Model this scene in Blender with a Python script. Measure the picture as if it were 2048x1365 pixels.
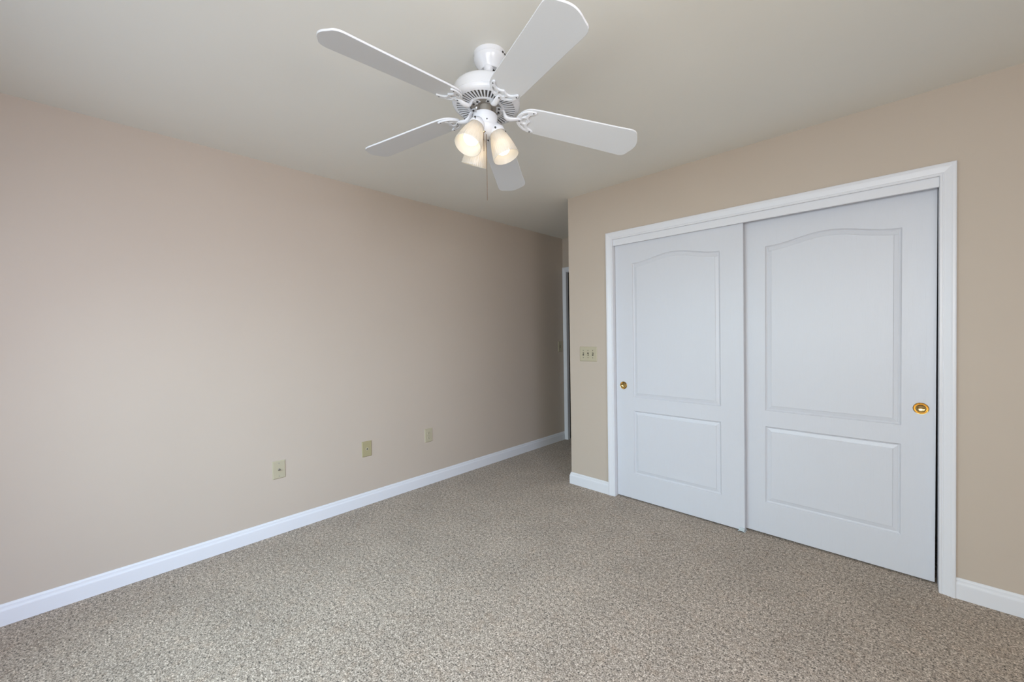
import bpy, bmesh, math, random
from mathutils import Matrix, Vector

# ------------------------------------------------------------------ clear
for o in list(bpy.data.objects):
    bpy.data.objects.remove(o, do_unlink=True)
SC = bpy.context.scene
COL = SC.collection
PI = math.pi

# ------------------------------------------------------------------ camera
CAM = Vector((2.9698, -2.8427, 1.2979))
YAW, PITCH, ROLL = 0.7669, -0.0178, -0.0167
fwd = Vector((-math.sin(YAW) * math.cos(PITCH), math.cos(YAW) * math.cos(PITCH), math.sin(PITCH)))
rgt = Vector((math.cos(YAW), math.sin(YAW), 0.0))
upv = rgt.cross(fwd)
r2 = math.cos(ROLL) * rgt + math.sin(ROLL) * upv
u2 = -math.sin(ROLL) * rgt + math.cos(ROLL) * upv
cd = bpy.data.cameras.new('camera')
cam = bpy.data.objects.new('camera', cd)
COL.objects.link(cam)
cd.sensor_width = 36.0
cd.sensor_fit = 'HORIZONTAL'
cd.lens = 809.307 / 2048.0 * 36.0
cd.clip_start = 0.02
cam.matrix_world = Matrix(((r2.x, u2.x, -fwd.x, CAM.x), (r2.y, u2.y, -fwd.y, CAM.y),
                           (r2.z, u2.z, -fwd.z, CAM.z), (0, 0, 0, 1)))
SC.camera = cam

# ------------------------------------------------------------------ world, daylight, exposure
world = bpy.data.worlds.new('world')
SC.world = world
world.use_nodes = True
wn = world.node_tree.nodes
wn['Background'].inputs['Color'].default_value = (0.55, 0.72, 1.0, 1)
wn['Background'].inputs['Strength'].default_value = 1.0


def area(name, loc, target, sx, sy, power, color, spread=180):
    ld = bpy.data.lights.new(name, 'AREA')
    ld.shape = 'RECTANGLE'
    ld.size, ld.size_y = sx, sy
    ld.energy = power
    ld.color = color
    ld.spread = math.radians(spread)
    lo = bpy.data.objects.new(name, ld)
    COL.objects.link(lo)
    lo.location = loc
    lo.rotation_euler = (Vector(target) - Vector(loc)).to_track_quat('-Z', 'Z').to_euler()
    return lo


# daylight coming in through the windows behind the photographer, the right one added: a broad, nearly neutral light from the
# surroundings, and bluer light that falls in from the sky
area('daylight_side_window', (4.77, -2.90, 1.45), (0.0, -2.85, 1.1), 1.5, 1.2, 26.0, (1.0, 0.70, 0.30), 105)
area('skylight_side_window', (4.77, -2.90, 1.45), (2.0, -2.90, 0.50), 1.5, 1.2, 48.0, (0.16, 0.43, 0.92), 100)
area('daylight_left_window', (1.30, -3.62, 1.45), (1.3, 0.0, 0.2), 1.5, 1.2, 13.2, (0.80, 0.88, 1.0), 170)
area('skylight_left_window', (1.30, -3.62, 1.45), (1.3, -2.2, 0.5), 1.5, 1.2, 22.2, (0.54, 0.86, 1.0), 110)
area('added_daylight_right_window', (3.20, -3.62, 1.45), (3.2, 0.0, 0.2), 1.5, 1.2, 57.6, (0.98, 1.0, 0.98), 170)  # light for the added right window

vs = SC.view_settings
vs.view_transform = 'Standard'
vs.look = 'None'
vs.gamma = 1.0
vs.use_curve_mapping = False
vs.exposure = -0.40
BULB = 5.4

# ------------------------------------------------------------------ materials


def new_mat(name):
    m = bpy.data.materials.new(name)
    m.use_nodes = True
    nt = m.node_tree
    for n in list(nt.nodes):
        nt.nodes.remove(n)
    out = nt.nodes.new('ShaderNodeOutputMaterial')
    b = nt.nodes.new('ShaderNodeBsdfPrincipled')
    nt.links.new(b.outputs[0], out.inputs[0])
    return m, nt, b, out


def add_noise(nt, scale, detail=2.0, rough=0.5, vec=None):
    t = nt.nodes.new('ShaderNodeTexNoise')
    t.inputs['Scale'].default_value = scale
    t.inputs['Detail'].default_value = detail
    t.inputs['Roughness'].default_value = rough
    if vec is not None:
        nt.links.new(vec, t.inputs['Vector'])
    return t


def obj_coord(nt, scale=(1, 1, 1)):
    c = nt.nodes.new('ShaderNodeTexCoord')
    mp = nt.nodes.new('ShaderNodeMapping')
    mp.inputs['Scale'].default_value = scale
    nt.links.new(c.outputs['Object'], mp.inputs['Vector'])
    return mp.outputs['Vector']


def add_bump(nt, b, height, strength, dist):
    bp = nt.nodes.new('ShaderNodeBump')
    bp.inputs['Strength'].default_value = strength
    bp.inputs['Distance'].default_value = dist
    nt.links.new(height, bp.inputs['Height'])
    nt.links.new(bp.outputs[0], b.inputs['Normal'])
    return bp


def paint(name, col, rough=0.5, var=0.02, bump_scale=0, bump=0.0, dist=0.001, stretch=None, spec=0.5):
    m, nt, b, out = new_mat(name)
    v = obj_coord(nt)
    n = add_noise(nt, 1.7, 3, 0.6, v)
    r = nt.nodes.new('ShaderNodeValToRGB')
    r.color_ramp.elements[0].position = 0.3
    r.color_ramp.elements[1].position = 0.7
    r.color_ramp.elements[0].color = tuple(c * (1 - var) for c in col) + (1,)
    r.color_ramp.elements[1].color = tuple(min(1, c * (1 + var)) for c in col) + (1,)
    nt.links.new(n.outputs['Fac'], r.inputs['Fac'])
    nt.links.new(r.outputs['Color'], b.inputs['Base Color'])
    b.inputs['Roughness'].default_value = rough
    b.inputs['Specular IOR Level'].default_value = spec
    if bump:
        v2 = obj_coord(nt, stretch or (1, 1, 1))
        n2 = add_noise(nt, bump_scale, 3, 0.6, v2)
        add_bump(nt, b, n2.outputs['Fac'], bump, dist)
    return m


M_WALL = paint('wall_paint', (0.55, 0.465, 0.385), 0.55, 0.012, 180, 0.10, 0.0006, spec=0.3)
M_CEIL = paint('ceiling_paint', (0.82, 0.805, 0.745), 0.8, 0.012, 140, 0.12, 0.0008, spec=0.2)
M_TRIM = paint('trim_paint', (0.77, 0.77, 0.80), 0.35, 0.008, 30, 0.05, 0.0006)
M_DOOR = paint('door_paint', (0.675, 0.68, 0.72), 0.38, 0.008, 9, 0.6, 0.0016, (24, 24, 0.7))
M_FAN = paint('fan_enamel', (0.735, 0.745, 0.77), 0.22, 0.008)
M_BLADE = paint('shaded_blade_laminate', (0.655, 0.66, 0.66), 0.36, 0.01)  # darker than the enamel: underside shade put into the colour
M_GREY = paint('vent_shade_and_fitting_grey', (0.30, 0.29, 0.28), 0.5, 0.02)
M_HUB = paint('bare_hub_metal', (0.36, 0.33, 0.29), 0.45, 0.03)
M_DARK = paint('dark_screw_and_slot_shade', (0.03, 0.03, 0.03), 0.4, 0.02)  # screws; also paints the shade inside slots and the jack socket
M_IVORY = paint('ivory_plastic', (0.485, 0.43, 0.305), 0.4, 0.01)
M_OLD = paint('aged_ivory_plastic', (0.40, 0.345, 0.195), 0.4, 0.02)
M_GUIDE = paint('guide_plastic', (0.62, 0.68, 0.70), 0.35, 0.01)
M_CLOSET = paint('closet_paint', (0.45, 0.42, 0.38), 0.7, 0.01)
M_GLOOM = paint('unlit_room_shade', (0.02, 0.016, 0.014), 0.6, 0.02)  # shade of the unlit room put into the wall colour


def metal(name, col, rough):
    m, nt, b, out = new_mat(name)
    n = add_noise(nt, 60, 2, 0.5, obj_coord(nt))
    mr = nt.nodes.new('ShaderNodeMapRange')
    mr.inputs['To Min'].default_value = rough * 0.8
    mr.inputs['To Max'].default_value = rough * 1.25
    nt.links.new(n.outputs['Fac'], mr.inputs['Value'])
    nt.links.new(mr.outputs[0], b.inputs['Roughness'])
    b.inputs['Base Color'].default_value = col + (1,)
    b.inputs['Metallic'].default_value = 1.0
    return m


M_BRASS = metal('polished_brass', (0.55, 0.385, 0.155), 0.13)
M_CHAIN = metal('aged_chain_brass', (0.26, 0.17, 0.11), 0.4)
M_STEEL = metal('connector_steel', (0.34, 0.32, 0.28), 0.3)


def carpet_mat():
    m, nt, b, out = new_mat('carpet')
    v = obj_coord(nt)
    fine = add_noise(nt, 165, 3, 0.62, v)
    r = nt.nodes.new('ShaderNodeValToRGB')
    cr = r.color_ramp
    cr.elements[0].position = 0.385
    cr.elements[0].color = (0.075, 0.062, 0.05, 1)
    cr.elements[1].position = 0.63
    cr.elements[1].color = (0.86, 0.735, 0.62, 1)
    e = cr.elements.new(0.475)
    e.color = (0.36, 0.285, 0.225, 1)
    e = cr.elements.new(0.545)
    e.color = (0.49, 0.40, 0.32, 1)
    coarse = add_noise(nt, 62, 2, 0.5, v)
    mxf = nt.nodes.new('ShaderNodeMix')
    mxf.data_type = 'FLOAT'
    mxf.inputs['Factor'].default_value = 0.28
    nt.links.new(fine.outputs['Fac'], mxf.inputs['A'])
    nt.links.new(coarse.outputs['Fac'], mxf.inputs['B'])
    nt.links.new(mxf.outputs['Result'], r.inputs['Fac'])
    # brushed patches in the pile
    big = add_noise(nt, 3.2, 4, 0.65, v)
    mr = nt.nodes.new('ShaderNodeMapRange')
    mr.inputs['From Min'].default_value = 0.3
    mr.inputs['From Max'].default_value = 0.7
    mr.inputs['To Min'].default_value = 0.88
    mr.inputs['To Max'].default_value = 1.08
    nt.links.new(big.outputs['Fac'], mr.inputs['Value'])
    mx = nt.nodes.new('ShaderNodeMix')
    mx.data_type = 'RGBA'
    mx.blend_type = 'MULTIPLY'
    mx.inputs['Factor'].default_value = 1.0
    nt.links.new(r.outputs['Color'], mx.inputs['A'])
    nt.links.new(mr.outputs[0], mx.inputs['B'])
    # faint brownish tufts
    mid = add_noise(nt, 14, 3, 0.6, v)
    mr2 = nt.nodes.new('ShaderNodeMapRange')
    mr2.inputs['From Min'].default_value = 0.52
    mr2.inputs['From Max'].default_value = 0.75
    mr2.inputs['To Min'].default_value = 0.0
    mr2.inputs['To Max'].default_value = 0.35
    nt.links.new(mid.outputs['Fac'], mr2.inputs['Value'])
    mx2 = nt.nodes.new('ShaderNodeMix')
    mx2.data_type = 'RGBA'
    mx2.blend_type = 'MULTIPLY'
    nt.links.new(mr2.outputs[0], mx2.inputs['Factor'])
    nt.links.new(mx.outputs['Result'], mx2.inputs['A'])
    mx2.inputs['B'].default_value = (0.95, 0.80, 0.68, 1)
    nt.links.new(mx2.outputs['Result'], b.inputs['Base Color'])
    b.inputs['Roughness'].default_value = 0.95
    b.inputs['Specular IOR Level'].default_value = 0.1
    b.inputs['Sheen Weight'].default_value = 0.15
    bp = add_bump(nt, b, fine.outputs['Fac'], 0.6, 0.006)
    return m


M_CARPET = carpet_mat()


def shade_mat():
    m, nt, b, out = new_mat('frosted_ribbed_glass')
    b.inputs['Base Color'].default_value = (0.66, 0.65, 0.62, 1)
    b.inputs['Roughness'].default_value = 0.3
    n = add_noise(nt, 40, 2, 0.5, obj_coord(nt))
    mr = nt.nodes.new('ShaderNodeMapRange')
    mr.inputs['To Min'].default_value = 0.29
    mr.inputs['To Max'].default_value = 0.34
    nt.links.new(n.outputs['Fac'], mr.inputs['Value'])
    tr = nt.nodes.new('ShaderNodeBsdfTranslucent')
    tr.inputs['Color'].default_value = (0.95, 0.86, 0.73, 1)
    ms = nt.nodes.new('ShaderNodeMixShader')
    nt.links.new(mr.outputs[0], ms.inputs['Fac'])
    nt.links.new(b.outputs[0], ms.inputs[1])
    nt.links.new(tr.outputs[0], ms.inputs[2])
    # thin frosted glass also lets part of the light straight through
    tp = nt.nodes.new('ShaderNodeBsdfTransparent')
    tp.inputs['Color'].default_value = (1.0, 0.97, 0.92, 1)
    ms2 = nt.nodes.new('ShaderNodeMixShader')
    ms2.inputs['Fac'].default_value = 0.22
    nt.links.new(ms.outputs[0], ms2.inputs[1])
    nt.links.new(tp.outputs[0], ms2.inputs[2])
    nt.links.new(ms2.outputs[0], out.inputs[0])
    return m


M_SHADE = shade_mat()


def emit_mat(name, col, strength):
    m = bpy.data.materials.new(name)
    m.use_nodes = True
    nt = m.node_tree
    for n in list(nt.nodes):
        nt.nodes.remove(n)
    out = nt.nodes.new('ShaderNodeOutputMaterial')
    e = nt.nodes.new('ShaderNodeEmission')
    e.inputs['Color'].default_value = col + (1,)
    e.inputs['Strength'].default_value = strength
    nt.links.new(e.outputs[0], out.inputs[0])
    return m


M_BULB = emit_mat('lit_bulb', (1.0, 0.88, 0.70), BULB)


def glass_mat():
    m, nt, b, out = new_mat('window_glass')
    b.inputs['Base Color'].default_value = (0.95, 0.98, 1, 1)
    b.inputs['Roughness'].default_value = 0.02
    b.inputs['Transmission Weight'].default_value = 1.0
    b.inputs['IOR'].default_value = 1.05
    n = add_noise(nt, 2, 1, 0.5, obj_coord(nt))
    add_bump(nt, b, n.outputs['Fac'], 0.02, 0.0005)
    return m


M_GLASS = glass_mat()

# ------------------------------------------------------------------ mesh helpers


class MB:
    def __init__(self):
        self.v, self.f, self.s = [], [], []

    def add(self, verts, faces, smooth=False, T=None):
        o = len(self.v)
        self.v += [tuple(T @ Vector(p)) if T is not None else tuple(p) for p in verts]
        self.f += [tuple(i + o for i in f) for f in faces]
        self.s += [smooth] * len(faces)

    def box(self, x0, x1, y0, y1, z0, z1, T=None):
        v = [(x, y, z) for z in (z0, z1) for y in (y0, y1) for x in (x0, x1)]
        self.add(v, [(0, 2, 3, 1), (4, 5, 7, 6), (0, 1, 5, 4), (2, 6, 7, 3), (0, 4, 6, 2), (1, 3, 7, 5)], False, T)

    def lathe(self, prof, n=48, T=None, smooth=True, mod=None, caps=True):
        """prof: list of (radius, z); spun round z."""
        vs_, fs = [], []
        m = len(prof)
        for i, (r, z) in enumerate(prof):
            for k in range(n):
                a = 2 * PI * k / n
                rr = r + (mod(i, k) if mod else 0)
                vs_.append((rr * math.cos(a), rr * math.sin(a), z))
        for i in range(m - 1):
            for k in range(n):
                k2 = (k + 1) % n
                fs.append((i * n + k, i * n + k2, (i + 1) * n + k2, (i + 1) * n + k))
        if caps:
            if prof[0][0] > 1e-6:
                fs.append(tuple(range(n - 1, -1, -1)))
            if prof[-1][0] > 1e-6:
                fs.append(tuple((m - 1) * n + k for k in range(n)))
        self.add(vs_, fs, smooth, T)

    def tube(self, pts, ra, rb=None, n=12, T=None, ref=Vector((0, 1, 0))):
        """swept ellipse; ra along ref, rb across."""
        rb = rb or ra
        pts = [Vector(p) for p in pts]
        ras = ra if isinstance(ra, (list, tuple)) else [ra] * len(pts)
        rbs = rb if isinstance(rb, (list, tuple)) else [rb] * len(pts)
        vs_, fs = [], []
        for i, p in enumerate(pts):
            t = (pts[min(i + 1, len(pts) - 1)] - pts[max(i - 1, 0)]).normalized()
            a = (ref - t * ref.dot(t)).normalized()
            b = t.cross(a)
            for k in range(n):
                an = 2 * PI * k / n
                vs_.append(p + a * (ras[i] * math.cos(an)) + b * (rbs[i] * math.sin(an)))
        for i in range(len(pts) - 1):
            for k in range(n):
                k2 = (k + 1) % n
                fs.append((i * n + k, i * n + k2, (i + 1) * n + k2, (i + 1) * n + k))
        fs.append(tuple(range(n - 1, -1, -1)))
        fs.append(tuple((len(pts) - 1) * n + k for k in range(n)))
        self.add(vs_, fs, True, T)

    def mesh(self, name, mats, weld=False, auto=35):
        me = bpy.data.meshes.new(name)
        me.from_pydata(self.v, [], self.f)
        if not isinstance(mats, (list, tuple)):
            mats = [mats]
        for m in mats:
            me.materials.append(m)
        bm = bmesh.new()
        bm.from_mesh(me)
        for i, f in enumerate(bm.faces):
            f.smooth = self.s[i]
        if weld:
            bmesh.ops.remove_doubles(bm, verts=bm.verts, dist=1e-6)
        bmesh.ops.recalc_face_normals(bm, faces=bm.faces)
        for e in bm.edges:
            if len(e.link_faces) == 2 and e.calc_face_angle(0) > math.radians(auto):
                e.smooth = False
        bm.to_mesh(me)
        bm.free()
        return me


def link(name, me, parent=None, loc=None, mat=None, bevel=0.0, seg=2):
    o = bpy.data.objects.new(name, me)
    COL.objects.link(o)
    if parent is not None:
        o.parent = parent
    if loc is not None:
        o.location = loc
    if mat is not None:
        o.matrix_basis = mat
    if bevel:
        b = o.modifiers.new('bevel', 'BEVEL')
        b.width = bevel
        b.segments = seg
        b.limit_method = 'ANGLE'
        b.angle_limit = math.radians(40)
    return o


def empty(name, loc=(0, 0, 0)):
    o = bpy.data.objects.new(name, None)
    COL.objects.link(o)
    o.empty_display_size = 0.05
    o.location = loc
    return o


def tag(o, label, cat, group=None):
    o['label'] = label
    o['category'] = cat
    if group:
        o['group'] = group
    return o


def struct(name, mb, m, bevel=0.0, parent=None):
    o = link(name, mb.mesh(name, m), parent, bevel=bevel)
    if parent is None:
        o['kind'] = 'structure'
    return o


def box_struct(name, m, *boxes):
    mb = MB()
    for b in boxes:
        mb.box(*b)
    return struct(name, mb, m)


# ------------------------------------------------------------------ room shell
H = 2.44
XS, YB = 4.90, -3.75          # side wall and back wall behind the photographer
XC = 0.919                    # corner of the closet wall
YE = 1.147                    # end wall of the little hall
OX0, OX1, OZ = 1.3415, 3.0995, 2.035   # closet opening
T = 0.11

floor = MB()
floor.add([(-0.15, YB - 0.15, 0), (XS + 0.15, YB - 0.15, 0), (XS + 0.15, 4.6, 0), (-0.15, 4.6, 0)], [(0, 1, 2, 3)])
struct('floor', floor, M_CARPET)
ceil = MB()
ceil.box(-0.15, XS + 0.15, YB - 0.15, 4.6, H, H + 0.1)
struct('ceiling', ceil, M_CEIL)

box_struct('wall_left', M_WALL, (-T, 0, YB - T, YE, -0.02, H))
box_struct('wall_right', M_WALL,
           (XC, OX0 - 0.019, 0, T, -0.02, H),
           (OX1 + 0.019, XS, 0, T, -0.02, H),
           (OX0 - 0.019, OX1 + 0.019, 0, T, OZ + 0.019, H))
box_struct('wall_hall', M_WALL, (XC, XC + T, T, YE, -0.02, H))
TE = 0.035                    # thinned so the darkened room shows right behind the casing
HD0, HD1, HDZ = 0.052, 0.835, 2.03    # doorway in the end wall
box_struct('wall_end', M_WALL,
           (-T, HD0 - 0.016, YE, YE + TE, -0.02, H),
           (HD1 + 0.016, XC + T, YE, YE + TE, -0.02, H),
           (HD0 - 0.016, HD1 + 0.016, YE, YE + TE, HDZ + 0.016, H))
box_struct('wall_beyond', M_GLOOM,
           (-T, 0.03, YE + TE, 4.5, -0.02, H), (2.2, 2.2 + T, YE + TE, 4.5, -0.02, H),
           (-T, 2.2 + T, 4.5, 4.6, -0.02, H), (XC + T, 2.2, YE - 0.01, YE + 0.05, -0.02, H))
# closet interior
box_struct('wall_closet', M_CLOSET,
           (XC + T, XS, 0.74, 0.80, -0.02, H), (XC + T, XC + T + 0.03, T, 0.74, -0.02, H),
           (XS - 0.6, XS - 0.57, T, 0.74, -0.02, H))
# back wall with window, side wall with window
W3 = (2.45, 3.95, 0.85, 2.05)  # unseen right window, added for the light it brings
W1 = (0.55, 2.05, 0.85, 2.05)
box_struct('wall_back', M_WALL,
           (-T, W1[0], YB - T, YB, -0.02, H), (W1[1], W3[0], YB - T, YB, -0.02, H), (W3[1], XS + T, YB - T, YB, -0.02, H),
           (W1[0], W1[1], YB - T, YB, -0.02, W1[2]), (W1[0], W1[1], YB - T, YB, W1[3], H),
           (W3[0], W3[1], YB - T, YB, -0.02, W3[2]), (W3[0], W3[1], YB - T, YB, W3[3], H))
W2 = (-3.65, -2.15, 0.85, 2.05)
box_struct('wall_side', M_WALL,
           (XS, XS + T, YB, W2[0], -0.02, H), (XS, XS + T, W2[1], T, -0.02, H),
           (XS, XS + T, W2[0], W2[1], -0.02, W2[2]), (XS, XS + T, W2[0], W2[1], W2[3], H))


def window(name, w, h, matx):
    """double-hung window in its own plane: x across, z up, y towards the room."""
    fr = MB()
    for (x0, x1, z0, z1) in ((-0.06, 0.02, -0.06, h + 0.06), (w - 0.02, w + 0.06, -0.06, h + 0.06),
                             (0.02, w - 0.02, h - 0.02, h + 0.06), (0.02, w - 0.02, -0.06, 0.02)):
        fr.box(x0, x1, -0.08, 0.018, z0, z1)
    fr.box(-0.09, w + 0.09, 0.0, 0.05, -0.02, 0.0)
    o = link(name, fr.mesh(name, M_TRIM), mat=matx)
    o['kind'] = 'structure'
    for z0, z1, y in ((0.02, h / 2 + 0.02, -0.045), (h / 2 - 0.02, h - 0.02, -0.075)):
        s = MB()
        s.box(0.02, 0.06, y, y + 0.03, z0, z1)
        s.box(w - 0.06, w - 0.02, y, y + 0.03, z0, z1)
        s.box(0.06, w - 0.06, y, y + 0.03, z0, z0 + 0.04)
        s.box(0.06, w - 0.06, y, y + 0.03, z1 - 0.04, z1)
        so = link('sash', s.mesh('sash', M_TRIM), o)
        p = MB()
        p.box(0.058, w - 0.058, y + 0.012, y + 0.016, z0 + 0.038, z1 - 0.038)
        link('pane', p.mesh('pane', M_GLASS), so)
    return o


window('window_1', W1[1] - W1[0], W1[3] - W1[2], Matrix.Translation((W1[0], YB, W1[2])))
window('added_window_3', W3[1] - W3[0], W3[3] - W3[2], Matrix.Translation((W3[0], YB, W3[2])))
window('window_2', W2[1] - W2[0], W2[3] - W2[2],
       Matrix.Translation((XS, W2[0], W2[2])) @ Matrix.Rotation(PI / 2, 4, 'Z'))

# ------------------------------------------------------------------ baseboards
BASE = [(0.0, 0.0), (0.0135, 0.0), (0.0135, 0.068), (0.0125, 0.073), (0.0095, 0.077), (0.0085, 0.083),
        (0.0085, 0.088), (0.0055, 0.092), (0.0045, 0.0965), (0.003, 0.098), (0.0, 0.098)]


def sweep(mb, prof, path, closed=False):
    """prof (out, up) swept along floor path of 2-D points, room on the left of the path; mitred corners."""
    n = len(path)
    rings = []
    for i in range(n):
        p = Vector(path[i])
        nrm = []
        if i > 0:
            d = (p - Vector(path[i - 1])).normalized()
            nrm.append(Vector((-d.y, d.x)))
        if i < n - 1:
            d = (Vector(path[i + 1]) - p).normalized()
            nrm.append(Vector((-d.y, d.x)))
        if len(nrm) == 2:
            m = (nrm[0] + nrm[1])
            m = m / (1 + nrm[0].dot(nrm[1]))
        else:
            m = nrm[0]
        rings.append([(p.x + m.x * a, p.y + m.y * a, b) for a, b in prof])
    k = len(prof)
    vs_ = [q for r in rings for q in r]
    fs = []
    for i in range(n - 1):
        for j in range(k):
            j2 = (j + 1) % k
            fs.append((i * k + j, i * k + j2, (i + 1) * k + j2, (i + 1) * k + j))
    fs.append(tuple(range(k)))
    fs.append(tuple((n - 1) * k + j for j in range(k - 1, -1, -1)))
    mb.add(vs_, fs)


CA0, CA1, CAZ = 1.2855, 3.1565, 2.0758      # closet casing outer edges
for nm, path in (('baseboard_left', [(0, YE), (0, YB)]),
                 ('baseboard_right', [(XS, 0), (CA1, 0)]),
                 ('baseboard_corner', [(CA0, 0), (XC, 0), (XC, YE)]),
                 ('baseboard_back', [(0, YB), (XS, YB)]),
                 ('baseboard_side', [(XS, YB), (XS, 0)])):
    mb = MB()
    sweep(mb, BASE, path)
    struct(nm, mb, M_TRIM)

# ------------------------------------------------------------------ door casings
CAS = [(0.0, 0.0), (0.0, 0.008), (0.002, 0.0105), (0.009, 0.0105), (0.0105, 0.0085), (0.013, 0.0085), (0.0145, 0.0105),
       (0.020, 0.0115), (0.038, 0.0165), (0.043, 0.0185), (0.050, 0.0185), (0.0545, 0.0175), (0.0565, 0.0145), (0.0565, 0.0)]


def casing(name, x0, x1, ztop, yface, w=0.0565):
    """x0, x1, ztop: outer edges. Three mitred lengths in one frame, standing off the wall towards -y."""
    s = w / 0.0565
    k = len(CAS)
    rings = []
    for (cx, cz, dx, dz) in ((x0, 0, 1, 0), (x0, ztop, 1, -1), (x1, ztop, -1, -1), (x1, 0, -1, 0)):
        rings.append([(cx + dx * (w - u * s), yface - t, cz + dz * (w - u * s)) for u, t in CAS])
    mb = MB()
    vs_ = [q for r in rings for q in r]
    fs = []
    for i in range(3):
        for j in range(k):
            j2 = (j + 1) % k
            fs.append((i * k + j, i * k + j2, (i + 1) * k + j2, (i + 1) * k + j))
    fs.append(tuple(range(k)))
    fs.append(tuple(3 * k + j for j in range(k)))
    mb.add(vs_, fs)
    return struct(name, mb, M_TRIM)


casing('trim_1', CA0, CA1, CAZ, 0.0)
casing('trim_3', 0.004, 0.885, 2.089, YE, 0.05)
# jambs
jm = MB()
jm.box(OX0 - 0.019, OX0, 0.0005, T + 0.01, 0, OZ + 0.019)
jm.box(OX1, OX1 + 0.019, 0.0005, T + 0.01, 0, OZ + 0.019)
jm.box(OX0, OX1, 0.0005, T + 0.01, OZ, OZ + 0.019)
struct('trim_2', jm, M_TRIM)
fa = MB()
fa.box(OX0, OX1, 0.003, 0.021, 1.972, OZ)
struct('trim_4', fa, M_TRIM, 0.001)
jm = MB()
jm.box(HD0 - 0.016, HD0, YE + 0.0005, YE + TE, 0, HDZ)
jm.box(HD1, HD1 + 0.016, YE + 0.0005, YE + TE, 0, HDZ)
jm.box(HD0 - 0.016, HD1 + 0.016, YE + 0.0005, YE + TE, HDZ, HDZ + 0.016)
struct('trim_5', jm, M_TRIM)

# ------------------------------------------------------------------ sliding closet doors


def inset(poly, d):
    n = len(poly)
    out = []
    for i in range(n):
        p0, p1, p2 = Vector(poly[i - 1]), Vector(poly[i]), Vector(poly[(i + 1) % n])
        a, b = (p1 - p0).normalized(), (p2 - p1).normalized()
        n1, n2 = Vector((-a.y, a.x)), Vector((-b.y, b.x))
        m = (n1 + n2) / (1 + n1.dot(n2))
        out.append((p1.x + m.x * d, p1.y + m.y * d))
    return out


def panel_outline(x0, x1, z0, z1, rise):
    """counter-clockwise; with an eyebrow arch on top when rise > 0."""
    pts = [(x0, z0), (x1, z0), (x1, z1)]
    if rise > 0:
        N = 40
        for i in range(1, N):
            t = i / N
            # flat shoulders, S-curve up to a broad crown
            u = 1 - abs(2 * t - 1)
            u = max(0.0, min(1.0, (u - 0.06) / 0.94))
            s = 0.5 - 0.5 * math.cos(PI * u)
            s = 0.55 * s + 0.45 * math.sin(PI * u / 2) ** 1.6
            pts.append((x1 + (x0 - x1) * t, z1 + rise * s))
    pts.append((x0, z1))
    return pts


PROF = [(0.0, 0.0), (0.0008, 0.0014), (0.005, 0.0068), (0.0105, 0.0100), (0.0122, 0.0098), (0.0132, 0.0084),
        (0.0305, 0.0046), (0.0312, 0.0018), (0.0335, 0.0008)]


def closet_door(name, w, h, panels, hole):
    """door in its own frame: x across from 0, z up from 0, face at y = 0 looking to -y, 35 mm thick."""
    bm = bmesh.new()
    loops = []
    outer = [(0, 0), (w, 0), (w, h), (0, h)]
    edges = []

    def ring(poly, y):
        vs_ = [bm.verts.new((p[0], y, p[1])) for p in poly]
        return vs_

    def ring_edges(vs_):
        return [bm.edges.new((vs_[i], vs_[(i + 1) % len(vs_)])) for i in range(len(vs_))]

    ov = ring(outer, 0)
    edges += ring_edges(ov)
    pv = []
    for p in panels:
        poly = panel_outline(*p)
        v0 = ring(poly, 0)
        edges += ring_edges(v0)
        pv.append((poly, v0))
    cut = [(hole[0] + 0.0275 * math.cos(2 * PI * i / 32), hole[1] + 0.0275 * math.sin(2 * PI * i / 32)) for i in range(32)]
    edges += ring_edges(ring(cut, 0))
    bmesh.ops.triangle_fill(bm, edges=edges, use_beauty=True)
    for poly, v0 in pv:
        prev = v0
        for d, y in PROF[1:]:
            cur = ring(inset(poly, d), y)
            for i in range(len(cur)):
                j = (i + 1) % len(cur)
                bm.faces.new((prev[i], prev[j], cur[j], cur[i]))
            prev = cur
        bm.faces.new(prev)
    bv = ring(outer, 0.035)
    for i in range(4):
        j = (i + 1) % 4
        bm.faces.new((ov[j], ov[i], bv[i], bv[j]))
    bm.faces.new(bv)
    bmesh.ops.recalc_face_normals(bm, faces=bm.faces)
    me = bpy.data.meshes.new(name)
    bm.to_mesh(me)
    bm.free()
    me.materials.append(M_DOOR)
    o = link(name, me)
    o['kind'] = 'structure'
    return o


def door_pull(parent, x, z):
    mb = MB()
    R_ = Matrix.Rotation(PI / 2, 4, 'X')       # lathe z -> -y
    prof = [(0.0, -0.0110), (0.010, -0.0107), (0.017, -0.0090), (0.022, -0.0055), (0.0250, -0.0010), (0.0262, 0.0012),
            (0.0275, 0.0021), (0.0288, 0.0021), (0.0297, 0.0013), (0.03, 0.0)]
    mb.lathe(prof, 48, R_, caps=False)
    o = link('door_pull', mb.mesh('door_pull', M_BRASS), parent, loc=(x, -0.0002, z))
    o['label'] = 'round polished brass recessed finger pull'
    return o


d1 = closet_door('door_1', 0.902, 1.985, [(0.143, 0.765, 0.194, 0.682, 0), (0.143, 0.765, 0.785, 1.811, 0.045)], (0.0605, 0.871))
d1.location = (1.3435, 0.030, 0.010)
d2 = closet_door('door_2', 0.882, 1.985, [(0.143, 0.757, 0.198, 0.679, 0), (0.143, 0.757, 0.777, 1.804, 0.045)], (0.829, 0.873))
d2.location = (2.2075, 0.075, 0.013)
d2.rotation_euler = (0, 0.0038, 0)
door_pull(d1, 0.0605, 0.871)
door_pull(d2, 0.829, 0.873)

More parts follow.
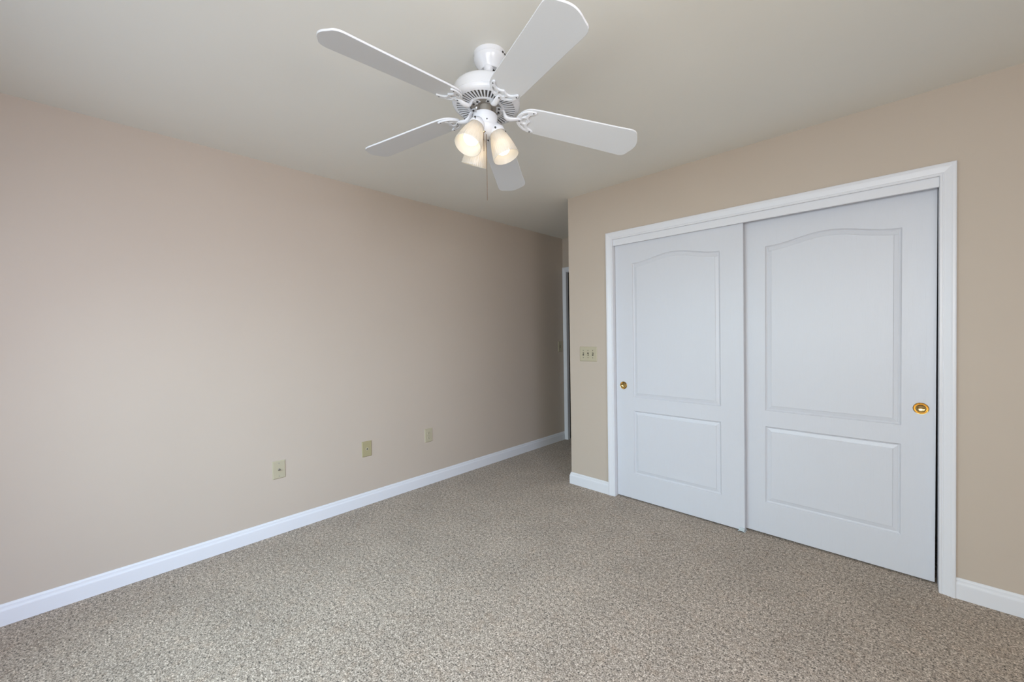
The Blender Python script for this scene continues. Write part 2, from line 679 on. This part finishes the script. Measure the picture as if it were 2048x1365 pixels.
g = MB()
g.box(2.213, 2.243, 0.022, 0.030, 0.0, 0.026)
g.box(2.213, 2.243, 0.066, 0.0735, 0.0, 0.03)
g.box(2.208, 2.248, 0.022, 0.0735, 0.0, 0.004)
tag(link('door_guide', g.mesh('door_guide', M_GUIDE)),
    'tiny pale plastic floor guide on the carpet where the two white sliding closet doors meet', 'door guide')

# ------------------------------------------------------------------ wall plates


def plate_mesh(w, h, t=0.006, m=M_IVORY):
    """plate with a sloped rim, x across, z up, face towards -y, back on y = 0."""
    mb = MB()
    b = 0.005
    v = []
    for (dx, y) in ((0, 0), (0, -0.0015), (b, -t)):
        v += [(-w / 2 + dx, y, -h / 2 + dx), (w / 2 - dx, y, -h / 2 + dx), (w / 2 - dx, y, h / 2 - dx), (-w / 2 + dx, y, h / 2 - dx)]
    f = [(3, 2, 1, 0)]
    for r in (0, 4):
        for i in range(4):
            j = (i + 1) % 4
            f.append((r + i, r + j, r + 4 + j, r + 4 + i))
    f.append((8, 9, 10, 11))
    mb.add(v, f)
    return mb.mesh('plate', m)


RX = Matrix.Rotation(PI / 2, 4, 'X')


def disc(r, y0, y1, n=16):
    mb = MB()
    mb.lathe([(r, -y0), (r, -y1 - 0.0003), (r * 0.85, -y1)], n, RX)
    return mb


def screw(parent, x, z, y=-0.006, r=0.0032, m=M_GREY):
    mb = MB()
    mb.lathe([(r, -y - 0.0004), (r, -y + 0.0006), (r * 0.7, -y + 0.0011)], 12, RX)
    return link('screw', mb.mesh('screw', m), parent, loc=(x, 0, z))


def wall_thing(name, label, cat, matx, w, h, m=M_IVORY, group='ivory wall plates'):
    e = empty(name)
    e.matrix_basis = matx
    tag(e, label, cat, group)
    link('plate', plate_mesh(w, h, 0.006, m), e)
    return e


def on_left(y, z):      # plates on the left wall look towards +x
    return Matrix.Translation((0, y, z)) @ Matrix.Rotation(PI / 2, 4, 'Z')


def on_right(x, z):
    return Matrix.Translation((x, 0, z))


PW, PH = 0.0785, 0.1185
# cable jack
e = wall_thing('cable_wall_plate', 'ivory wall plate with a protruding metal cable connector, low on the left wall',
               'wall plate', on_left(-2.005, 0.425), PW, PH)
screw(e, 0, 0.042)
screw(e, 0, -0.042)
mb = MB()
mb.lathe([(0.0075, 0.0055), (0.0075, 0.009), (0.0048, 0.0092), (0.0048, 0.019), (0.0035, 0.019), (0.0032, 0.014), (0.0, 0.014)], 18, RX)
link('connector', mb.mesh('connector', M_STEEL), e)['label'] = 'threaded steel connector'
# phone jack
e = wall_thing('phone_wall_plate', 'yellowed wall plate with one dark round hole, middle plate low on the left wall',
               'wall plate', on_left(-1.394, 0.430), PW, PH, M_OLD)
screw(e, 0, 0.042, m=M_OLD)
screw(e, 0, -0.042, m=M_OLD)
mb = MB()
mb.lathe([(0.0115, 0.0055), (0.0115, 0.0085), (0.0095, 0.0092), (0.0055, 0.0092), (0.0052, 0.0065)], 20, RX, caps=False)
link('jack', mb.mesh('jack', M_IVORY), e)
mb = disc(0.0054, -0.0058, -0.0072)
mb.v = [(x, -0.0067 if y > -0.0065 else -0.0069, z) for x, y, z in mb.v]
link('socket', mb.mesh('socket', M_DARK), e)
# duplex outlet
e = wall_thing('electrical_outlet', 'ivory duplex electrical outlet, low on the left wall nearest the hall',
               'outlet', on_left(-0.830, 0.4265), PW, PH)
for s in (1, -1):
    mb = MB()
    n = 28
    ring = []
    for k in range(n):
        a = 2 * PI * k / n
        ring.append((0.0172 * math.cos(a), max(-0.0135, min(0.0135, 0.0172 * math.sin(a)))))
    mb.add([(x, -0.0055, z) for x, z in ring] + [(x, -0.0082, z) for x, z in ring] + [(x * 0.93, -0.0088, z * 0.93) for x, z in ring],
           [tuple(range(2 * n, 3 * n))] + [(i, (i + 1) % n, n + (i + 1) % n, n + i) for i in range(n)]
           + [(n + i, n + (i + 1) % n, 2 * n + (i + 1) % n, 2 * n + i) for i in range(n)])
    fo = link('receptacle', mb.mesh('receptacle', M_IVORY), e, loc=(0, 0, 0.0205 * s))
    sl = MB()
    sl.box(-0.0078, -0.0055, -0.0091, -0.0086, -0.001, 0.0075)
    sl.box(0.0055, 0.0078, -0.0091, -0.0086, 0.0, 0.0065)
    sl.lathe([(0.0026, 0.0086), (0.0026, 0.0091)], 12, Matrix.Translation((0, 0, -0.0065)) @ RX)
    link('slot', sl.mesh('slot', M_DARK), fo)
screw(e, 0, 0)


def toggle(parent, x, up):
    mb = MB()
    mb.box(-0.0055, 0.0055, -0.0072, -0.0058, -0.0125, 0.0125)
    fr = link('toggle_slot_shade', mb.mesh('toggle_slot_shade', M_DARK), parent, loc=(x, 0, 0))  # near-black slot, with the shadow around the toggle put into its colour
    mb = MB()
    s = 1 if up else -1
    y0, y1 = -0.006, -0.017
    v = [(-0.004, y0, -0.004), (0.004, y0, -0.004), (0.004, y0, 0.004), (-0.004, y0, 0.004),
         (-0.0034, y1, s * 0.008 - 0.003), (0.0034, y1, s * 0.008 - 0.003), (0.0034, y1, s * 0.008 + 0.003), (-0.0034, y1, s * 0.008 + 0.003)]
    mb.add(v, [(0, 1, 2, 3), (4, 7, 6, 5), (0, 4, 5, 1), (1, 5, 6, 2), (2, 6, 7, 3), (3, 7, 4, 0)])
    link('toggle', mb.mesh('toggle', M_IVORY), parent, loc=(x, 0, 0), bevel=0.0008)
    screw(parent, x, 0.030, r=0.0034, m=M_DARK)
    screw(parent, x, -0.030, r=0.0034, m=M_DARK)


e = wall_thing('light_switch', 'ivory plate with three toggle light switches on the wall beside the closet',
               'light switch', on_right(1.1045, 1.120), 0.165, 0.1205, group='ivory wall plates')
toggle(e, -0.046, True)
toggle(e, 0.0, False)
toggle(e, 0.046, True)
e = wall_thing('light_switch', 'ivory single toggle light switch in the dark hall beside the doorway casing',
               'light switch', on_left(1.072, 1.135), PW, 0.122, group='ivory wall plates')
toggle(e, 0.0, True)

# ------------------------------------------------------------------ ceiling fan
ROOT = Vector((1.7560, -1.6860, H))
AXT = Vector((1.7699, -1.7005, H))
dn = Vector((-0.0223, -0.0888, -1.0)).normalized()
e1 = Vector((1, 0, 0))
e1 = (e1 - dn * e1.dot(dn)).normalized()
fup = -dn
e2 = fup.cross(e1)


def frame(o, x, y, z):
    return Matrix(((x.x, y.x, z.x, o.x), (x.y, y.y, z.y, o.y), (x.z, y.z, z.z, o.z), (0, 0, 0, 1)))


FAN = frame(AXT - ROOT, e1, e2, fup)     # fan frame below the root: z = -depth below the ceiling along the hanging axis
fan = empty('ceiling_fan', ROOT)
tag(fan, 'white five-blade ceiling fan with three lit glass lamps hanging slightly askew from the ceiling', 'ceiling fan')


def part(name, mb, m, matx=None, parent=fan, auto=35, bevel=0.0):
    return link(name, mb.mesh(name, m, auto=auto), parent, mat=matx if matx is not None else FAN, bevel=bevel)


ID = Matrix.Identity(4)
# canopy hangs square on the ceiling, the ball joint takes up the lean
mb = MB()
mb.lathe([(0.0, 0.0), (0.066, 0.0), (0.066, -0.004), (0.0645, -0.012), (0.0645, -0.017), (0.066, -0.019), (0.0655, -0.025), (0.0625, -0.034),
          (0.0560, -0.0445), (0.0490, -0.0555), (0.0440, -0.0635), (0.0420, -0.0680), (0.0405, -0.0695), (0.0370, -0.0700), (0.0345, -0.069), (0.0225, -0.069), (0.0225, -0.055)], 56, caps=False)
can = part('canopy', mb, M_FAN, ID)
for a, r, z in ((2.2, 0.029, -0.0695), (0.3, 0.029, -0.0695), (-1.4, 0.029, -0.0695)):
    s = MB()
    s.lathe([(0.0, -0.0012), (0.003, -0.0010), (0.003, 0.001)], 10, Matrix.Translation((r * math.cos(a), r * math.sin(a), z)), caps=False)
    part('screw', s, M_DARK, ID, can)
for a in (0.42, 0.16):
    s = MB()
    s.lathe([(0.0045, -0.002), (0.0045, 0.0025), (0.0, 0.003)], 10,
            Matrix.Translation((0.0645 * math.cos(a), 0.0645 * math.sin(a), -0.0148)) @ Matrix.Rotation(a, 4, 'Z') @ Matrix.Rotation(PI / 2, 4, 'Y'))
    part('screw', s, M_DARK, ID, can)
mb = MB()
mb.lathe([(0.0, -0.05), (0.012, -0.052), (0.02, -0.060), (0.0205, -0.068), (0.017, -0.078), (0.0135, -0.084), (0.0135, -0.165), (0.0, -0.165)], 28, caps=False)
part('downrod', mb, M_FAN)

# motor housing: shell, then slotted underside
mb = MB()
mb.lathe([(0.0135, -0.150), (0.030, -0.150), (0.034, -0.156), (0.060, -0.158), (0.100, -0.1595), (0.118, -0.162), (0.129, -0.168), (0.135, -0.178), (0.1365, -0.190),
          (0.1365, -0.2150), (0.1352, -0.2158), (0.1352, -0.2172), (0.1365, -0.218), (0.1355, -0.224), (0.131, -0.2305), (0.1245, -0.2345), (0.117, -0.2360),
          (0.117, -0.2335), (0.130, -0.215)], 96, caps=False)
motor = part('motor_housing', mb, M_FAN, auto=50)
mb = MB()
NS = 48
ri, ro, zt, zb = 0.0745, 0.1172, -0.2340, -0.2362
mb.lathe([(0.0635, -0.228), (0.0635, -0.2366), (0.066, -0.2376), (0.072, -0.2372), (ri, zb), (ri, zt), (0.066, -0.231)], 96, caps=False)
for k in range(NS):
    a = 2 * PI * k / NS
    hw0, hw1 = 0.0021, 0.0036
    Rk = Matrix.Rotation(a, 4, 'Z')
    v = []
    for z in (zt, zb):
        v += [(ri - 0.0006, -hw0, z), (ro + 0.001, -hw1, z), (ro + 0.001, hw1, z), (ri - 0.0006, hw0, z)]
    mb.add(v, [(0, 1, 2, 3), (7, 6, 5, 4), (0, 4, 5, 1), (1, 5, 6, 2), (2, 6, 7, 3), (3, 7, 4, 0)], False, Rk)
part('vent_grille', mb, M_FAN)
mb = MB()
mb.lathe([(0.0, -0.214), (0.129, -0.214), (0.129, -0.2155), (0.0, -0.2155)], 64, caps=False)
part('vent_backing', mb, M_GREY)  # grey backing disc, shade between the slots put into its colour
mb = MB()
mb.lathe([(0.0, -0.2165), (0.061, -0.2165), (0.061, -0.2300), (0.058, -0.2325), (0.041, -0.2325), (0.038, -0.2285), (0.024, -0.2285), (0.0225, -0.231), (0.0225, -0.272), (0.0, -0.272)], 64, caps=False)
part('rotor_hub', mb, M_HUB)

# blade outline in the blade's own plane: r along, s across
half = [(0.129, 0.0), (0.130, 0.010), (0.134, 0.020), (0.141, 0.031), (0.150, 0.0425), (0.160, 0.0510), (0.172, 0.0570), (0.188, 0.0610), (0.220, 0.0632),
        (0.320, 0.0660), (0.420, 0.0685), (0.520, 0.0712), (0.575, 0.0735), (0.590, 0.0738), (0.603, 0.0715), (0.612, 0.0665), (0.6185, 0.0595),
        (0.6230, 0.0500), (0.6275, 0.0400), (0.6330, 0.0290), (0.6370, 0.0180), (0.6392, 0.0080), (0.6398, 0.0)]
outline = half + [(r, -s) for r, s in reversed(half[1:-1])]
mb = MB()
n = len(outline)
th = 0.0066
mb.add([(r, s, 0.0) for r, s in outline] + [(r, s, th) for r, s in outline],
       [tuple(range(n - 1, -1, -1)), tuple(range(n, 2 * n))] + [(i, (i + 1) % n, n + (i + 1) % n, n + i) for i in range(n)])
blade_me = mb.mesh('blade', [M_BLADE, M_FAN])
for p in blade_me.polygons:
    if abs(p.normal.z) < 0.5:
        p.material_index = 1  # rim in brighter enamel, light on the edges put into the colour

# blade iron: two horns with three screw holes, scalloped inside, three openings
ih = [(0.1255, 0.0), (0.1265, 0.009), (0.130, 0.020), (0.1385, 0.032), (0.150, 0.0425), (0.164, 0.0500), (0.180, 0.0545), (0.194, 0.0550),
      (0.2015, 0.0525), (0.2035, 0.0480), (0.2005, 0.0440), (0.193, 0.0405), (0.1845, 0.0365), (0.1775, 0.0300), (0.1745, 0.0225), (0.1755, 0.0140), (0.1790, 0.0070), (0.1835, 0.0)]
iron_out = ih + [(r, -s) for r, s in reversed(ih[1:-1])]
iron_hole = [[(0.150, -0.007), (0.150, 0.007), (0.156, 0.0125), (0.166, 0.0125), (0.1695, 0.006), (0.167, 0.0), (0.1695, -0.006), (0.166, -0.0125), (0.156, -0.0125)],
             [(0.147, 0.0185), (0.1485, 0.0265), (0.156, 0.0345), (0.166, 0.0405), (0.172, 0.0405), (0.1655, 0.0320), (0.1625, 0.0230), (0.155, 0.0195)]]
iron_hole.append([(r, -s) for r, s in reversed(iron_hole[1])])


def plate_with_holes(name, outer, holes, z0, z1, m, edge=0.0016):
    bm = bmesh.new()

    def loop(poly, z):
        return [bm.verts.new((p[0], p[1], z)) for p in poly]

    def ed(vs_):
        return [bm.edges.new((vs_[i], vs_[(i + 1) % len(vs_)])) for i in range(len(vs_))]
    # soften the visible rim: lower face inset a little
    out_in = inset(outer, edge)
    hol_in = [inset(h, -edge) for h in holes]
    for z, polys in ((z1, [outer] + holes), (z0, [out_in] + hol_in)):
        es = []
        for p in polys:
            es += ed(loop(p, z))
        bmesh.ops.triangle_fill(bm, edges=es, use_beauty=True)
    for po, pi_ in zip([outer] + holes, [out_in] + hol_in):
        a = loop(po, z1)
        b = loop(po, z0 + edge)
        c = loop(pi_, z0)
        for i in range(len(a)):
            j = (i + 1) % len(a)
            bm.faces.new((a[i], a[j], b[j], b[i]))
            bm.faces.new((b[i], b[j], c[j], c[i]))
    bmesh.ops.remove_doubles(bm, verts=bm.verts, dist=1e-7)
    bmesh.ops.recalc_face_normals(bm, faces=bm.faces)
    me = bpy.data.meshes.new(name)
    bm.to_mesh(me)
    bm.free()
    me.materials.append(m)
    return me


def ccw(poly):
    a = sum(poly[i - 1][0] * poly[i][1] - poly[i][0] * poly[i - 1][1] for i in range(len(poly)))
    return poly if a > 0 else list(reversed(poly))


iron_me = plate_with_holes('blade_iron', ccw(iron_out), [ccw(h) for h in iron_hole], -0.0058, -0.0002, M_FAN)
mb = MB()
mb.tube([(0.070, 0, 0.0140), (0.0735, 0, 0.0085), (0.078, 0, -0.001), (0.084, 0, -0.0085), (0.092, 0, -0.0125), (0.104, 0, -0.0125), (0.118, 0, -0.0095),
         (0.132, 0, -0.0065), (0.145, 0, -0.0050)],
        [0.0085, 0.0092, 0.0105, 0.0115, 0.0120, 0.0118, 0.0112, 0.0100, 0.006], [0.0045, 0.0055, 0.0068, 0.0078, 0.0080, 0.0074, 0.0064, 0.005, 0.003], 18)
mb.box(0.040, 0.062, -0.017, 0.017, 0.0125, 0.0165)
mb.tube([(0.055, 0, 0.0145), (0.064, 0, 0.0145), (0.071, 0, 0.0130)], [0.013, 0.010, 0.0078], [0.003, 0.0035, 0.004], 16)
arm_me = mb.mesh('blade_arm', M_FAN)
scr = MB()
scr.lathe([(0.0026, 0.0005), (0.0026, -0.0012), (0.0015, -0.0016)], 10)
scr_me = scr.mesh('screw', M_DARK)
big = MB()
big.lathe([(0.0042, 0.001), (0.0042, -0.0018), (0.003, -0.0026)], 12)
big_me = big.mesh('bolt', M_DARK)

PHASE, BP, DROOP, S0 = -1.6237, -0.2128, 0.0967, 0.003
O = AXT + dn * 0.244
for k in range(5):
    a = PHASE + k * 2 * PI / 5
    d = math.cos(a) * e1 + math.sin(a) * e2
    l = -math.sin(a) * e1 + math.cos(a) * e2
    dd = math.cos(DROOP) * d - math.sin(DROOP) * fup
    uu = dd.cross(l)
    l2 = math.cos(BP) * l + math.sin(BP) * uu
    nn = dd.cross(l2)
    Mb = frame(O - ROOT + l2 * S0, dd, l2, nn)
    b = link('blade', blade_me, fan, mat=Mb, bevel=0.0009, seg=1)
    ir = link('blade_iron', iron_me, fan, mat=Mb)
    for (r, s) in ((0.190, 0.0490), (0.190, -0.0490), (0.139, 0.0)):
        link('screw', scr_me, ir, mat=Matrix.Translation((r, s, -0.0058 if s else -0.0098)))
    Ma = frame(O - ROOT, dd, l, dd.cross(l))
    ar = link('blade_arm', arm_me, fan, mat=Ma)
    for s in (0.0115, -0.0115):
        link('bolt', big_me, ar, mat=Matrix.Translation((0.0515, s, 0.0118)))

# switch housing and light fitter
mb = MB()
mb.lathe([(0.0, -0.2665), (0.0465, -0.2665), (0.0490, -0.2675), (0.0497, -0.2695), (0.0497, -0.3125), (0.0490, -0.3135), (0.0, -0.3135)], 64, caps=False)
sw = part('switch_housing', mb, M_FAN)
mb = MB()
mb.lathe([(0.0, -0.3140), (0.0495, -0.3140), (0.0515, -0.3150), (0.0520, -0.3190), (0.0505, -0.3250), (0.0460, -0.3335), (0.0390, -0.3420),
          (0.0300, -0.3480), (0.0180, -0.3515), (0.0, -0.3525)], 64, caps=False)
fit = part('light_fitter', mb, M_FAN)


def on_drum(a, r, depth):
    return FAN @ Matrix.Rotation(a, 4, 'Z') @ Matrix.Translation((r, 0, -depth)) @ Matrix.Rotation(PI / 2, 4, 'Y')


AZ = -0.90
for dep in (0.2735, 0.3045):
    s = MB()
    s.lathe([(0.0030, -0.0005), (0.0030, 0.0008), (0.0019, 0.0012)], 12)
    part('screw', s, M_GREY, on_drum(AZ, 0.0497, dep), sw)
s = MB()
s.box(-0.0055, 0.0055, -0.0032, 0.0032, -0.001, 0.0005)
part('reverse_switch', s, M_GREY, on_drum(AZ, 0.0497, 0.2895), sw)
s = MB()
s.box(-0.0020, 0.0040, -0.0024, 0.0024, -0.001, 0.0025)
part('switch_slider', s, M_FAN, on_drum(AZ, 0.0497, 0.2895), sw)
for da in (0.93, -1.2, 3.0):
    s = MB()
    s.lathe([(0.0024, -0.0005), (0.0024, 0.0022), (0.0012, 0.0028)], 10)
    part('screw', s, M_DARK, on_drum(AZ + da, 0.0515, 0.3175), fit)

# three lamps: holder, ribbed shade, bulb
SH = [(0.0285, 0.000), (0.0292, 0.006), (0.0320, 0.014), (0.0365, 0.028), (0.0412, 0.045), (0.0455, 0.064), (0.0492, 0.084), (0.0518, 0.100), (0.0530, 0.110)]
shade_prof = SH + [(0.0512, 0.1104), (0.0498, 0.0995)] + [(r - 0.0026, z) for r, z in reversed(SH[:-2])]


def ribs(i, k):
    if 1 <= i <= 8:
        f = min(1.0, i / 3.0)
        return 0.0005 * f * (1 if k % 4 < 2 else -1)
    return 0.0


mb = MB()
mb.lathe(shade_prof, 144, mod=ribs, caps=False)
shade_me = mb.mesh('lamp_shade', M_SHADE, auto=80)
mb = MB()
mb.lathe([(0.0, -0.030), (0.016, -0.030), (0.0205, -0.027), (0.024, -0.019), (0.0295, -0.012), (0.0318, -0.008), (0.0322, -0.003), (0.0322, 0.006), (0.0312, 0.0075), (0.0302, 0.006), (0.0302, -0.002), (0.0, -0.003)], 48, caps=False)
holder_me = mb.mesh('shade_holder', M_FAN)
mb = MB()
bc, br = 0.066, 0.0305
pr = []
for i in range(0, 15):
    a = math.radians(-60 + i * 150 / 14.0)
    pr.append((max(0.0, br * math.cos(a)), bc + br * math.sin(a)))
pr[-1] = (0.0, bc + br)
pr[0] = (0.0150, pr[0][1])
mb.lathe(pr, 28, caps=False)
bulb_me = mb.mesh('bulb', M_BULB)
mb = MB()
mb.lathe([(0.0, 0.0), (0.0130, 0.0), (0.0132, 0.024), (0.0152, 0.0385), (0.0, 0.0385)], 24, caps=False)
base_me = mb.mesh('bulb_base', M_FAN)
th_mb = MB()
th_mb.lathe([(0.0016, 0.0), (0.0016, 0.006), (0.0034, 0.0065), (0.0034, 0.0090), (0.0, 0.0095)], 10)
thumb_me = th_mb.mesh('thumb_screw', M_DARK)
A0, TH, R0, D0 = math.radians(-79.0), math.radians(23.9), 0.050, 0.330
for k in range(3):
    a = A0 + k * 2 * PI / 3
    # lamp z runs out of the opening: down, leaning outwards
    Ml = FAN @ Matrix.Rotation(a, 4, 'Z') @ Matrix.Translation((R0, 0, -D0)) @ Matrix.Rotation(PI - TH, 4, 'Y')
    hd = link('shade_holder', holder_me, fan, mat=Ml)
    for q in range(3):
        aq = q * 2 * PI / 3 + 0.6
        link('thumb_screw', thumb_me, hd, mat=Matrix.Rotation(aq, 4, 'Z') @ Matrix.Translation((0.0315, 0, 0.0015)) @ Matrix.Rotation(PI / 2, 4, 'Y'))
    link('lamp_shade', shade_me, fan, mat=Ml)
    bu = link('bulb', bulb_me, fan, mat=Ml)
    link('bulb_base', base_me, bu)

# two beaded pull chains hang plumb from the fitter
NX, NY = r2.x, r2.y


def chain(top, length, ferrule):
    mb = MB()
    step = 0.0034
    nb = int(length / step)
    for i in range(nb):
        z = -i * step
        r = 0.0016
        mb.lathe([(0.0, z + r), (r * 0.87, z + r * 0.5), (r * 0.87, z - r * 0.5), (0.0, z - r)], 6, caps=False)
    mb.lathe([(0.0005, 0.0), (0.0005, -length)], 5)
    c = link('pull_chain', mb.mesh('pull_chain', M_CHAIN), fan, loc=Vector(top) - ROOT)
    if ferrule:
        f = MB()
        f.lathe([(0.002, 0.014), (0.0048, 0.013), (0.0055, 0.009), (0.0055, 0.003), (0.0040, -0.001), (0.0, -0.0015)], 14, caps=False)
        link('chain_bushing', f.mesh('chain_bushing', M_BRASS), c)
    return c


base = AXT + dn * 0.347
side = Vector((0.72, 0.69, 0))
tow = Vector((0.69, -0.72, 0))
chain(base + side * 0.0005 + tow * 0.030 + Vector((0, 0, -0.0)), 0.075, True)
chain(base + side * 0.010 + tow * 0.020 + Vector((0, 0, -0.004)), 0.262, False)
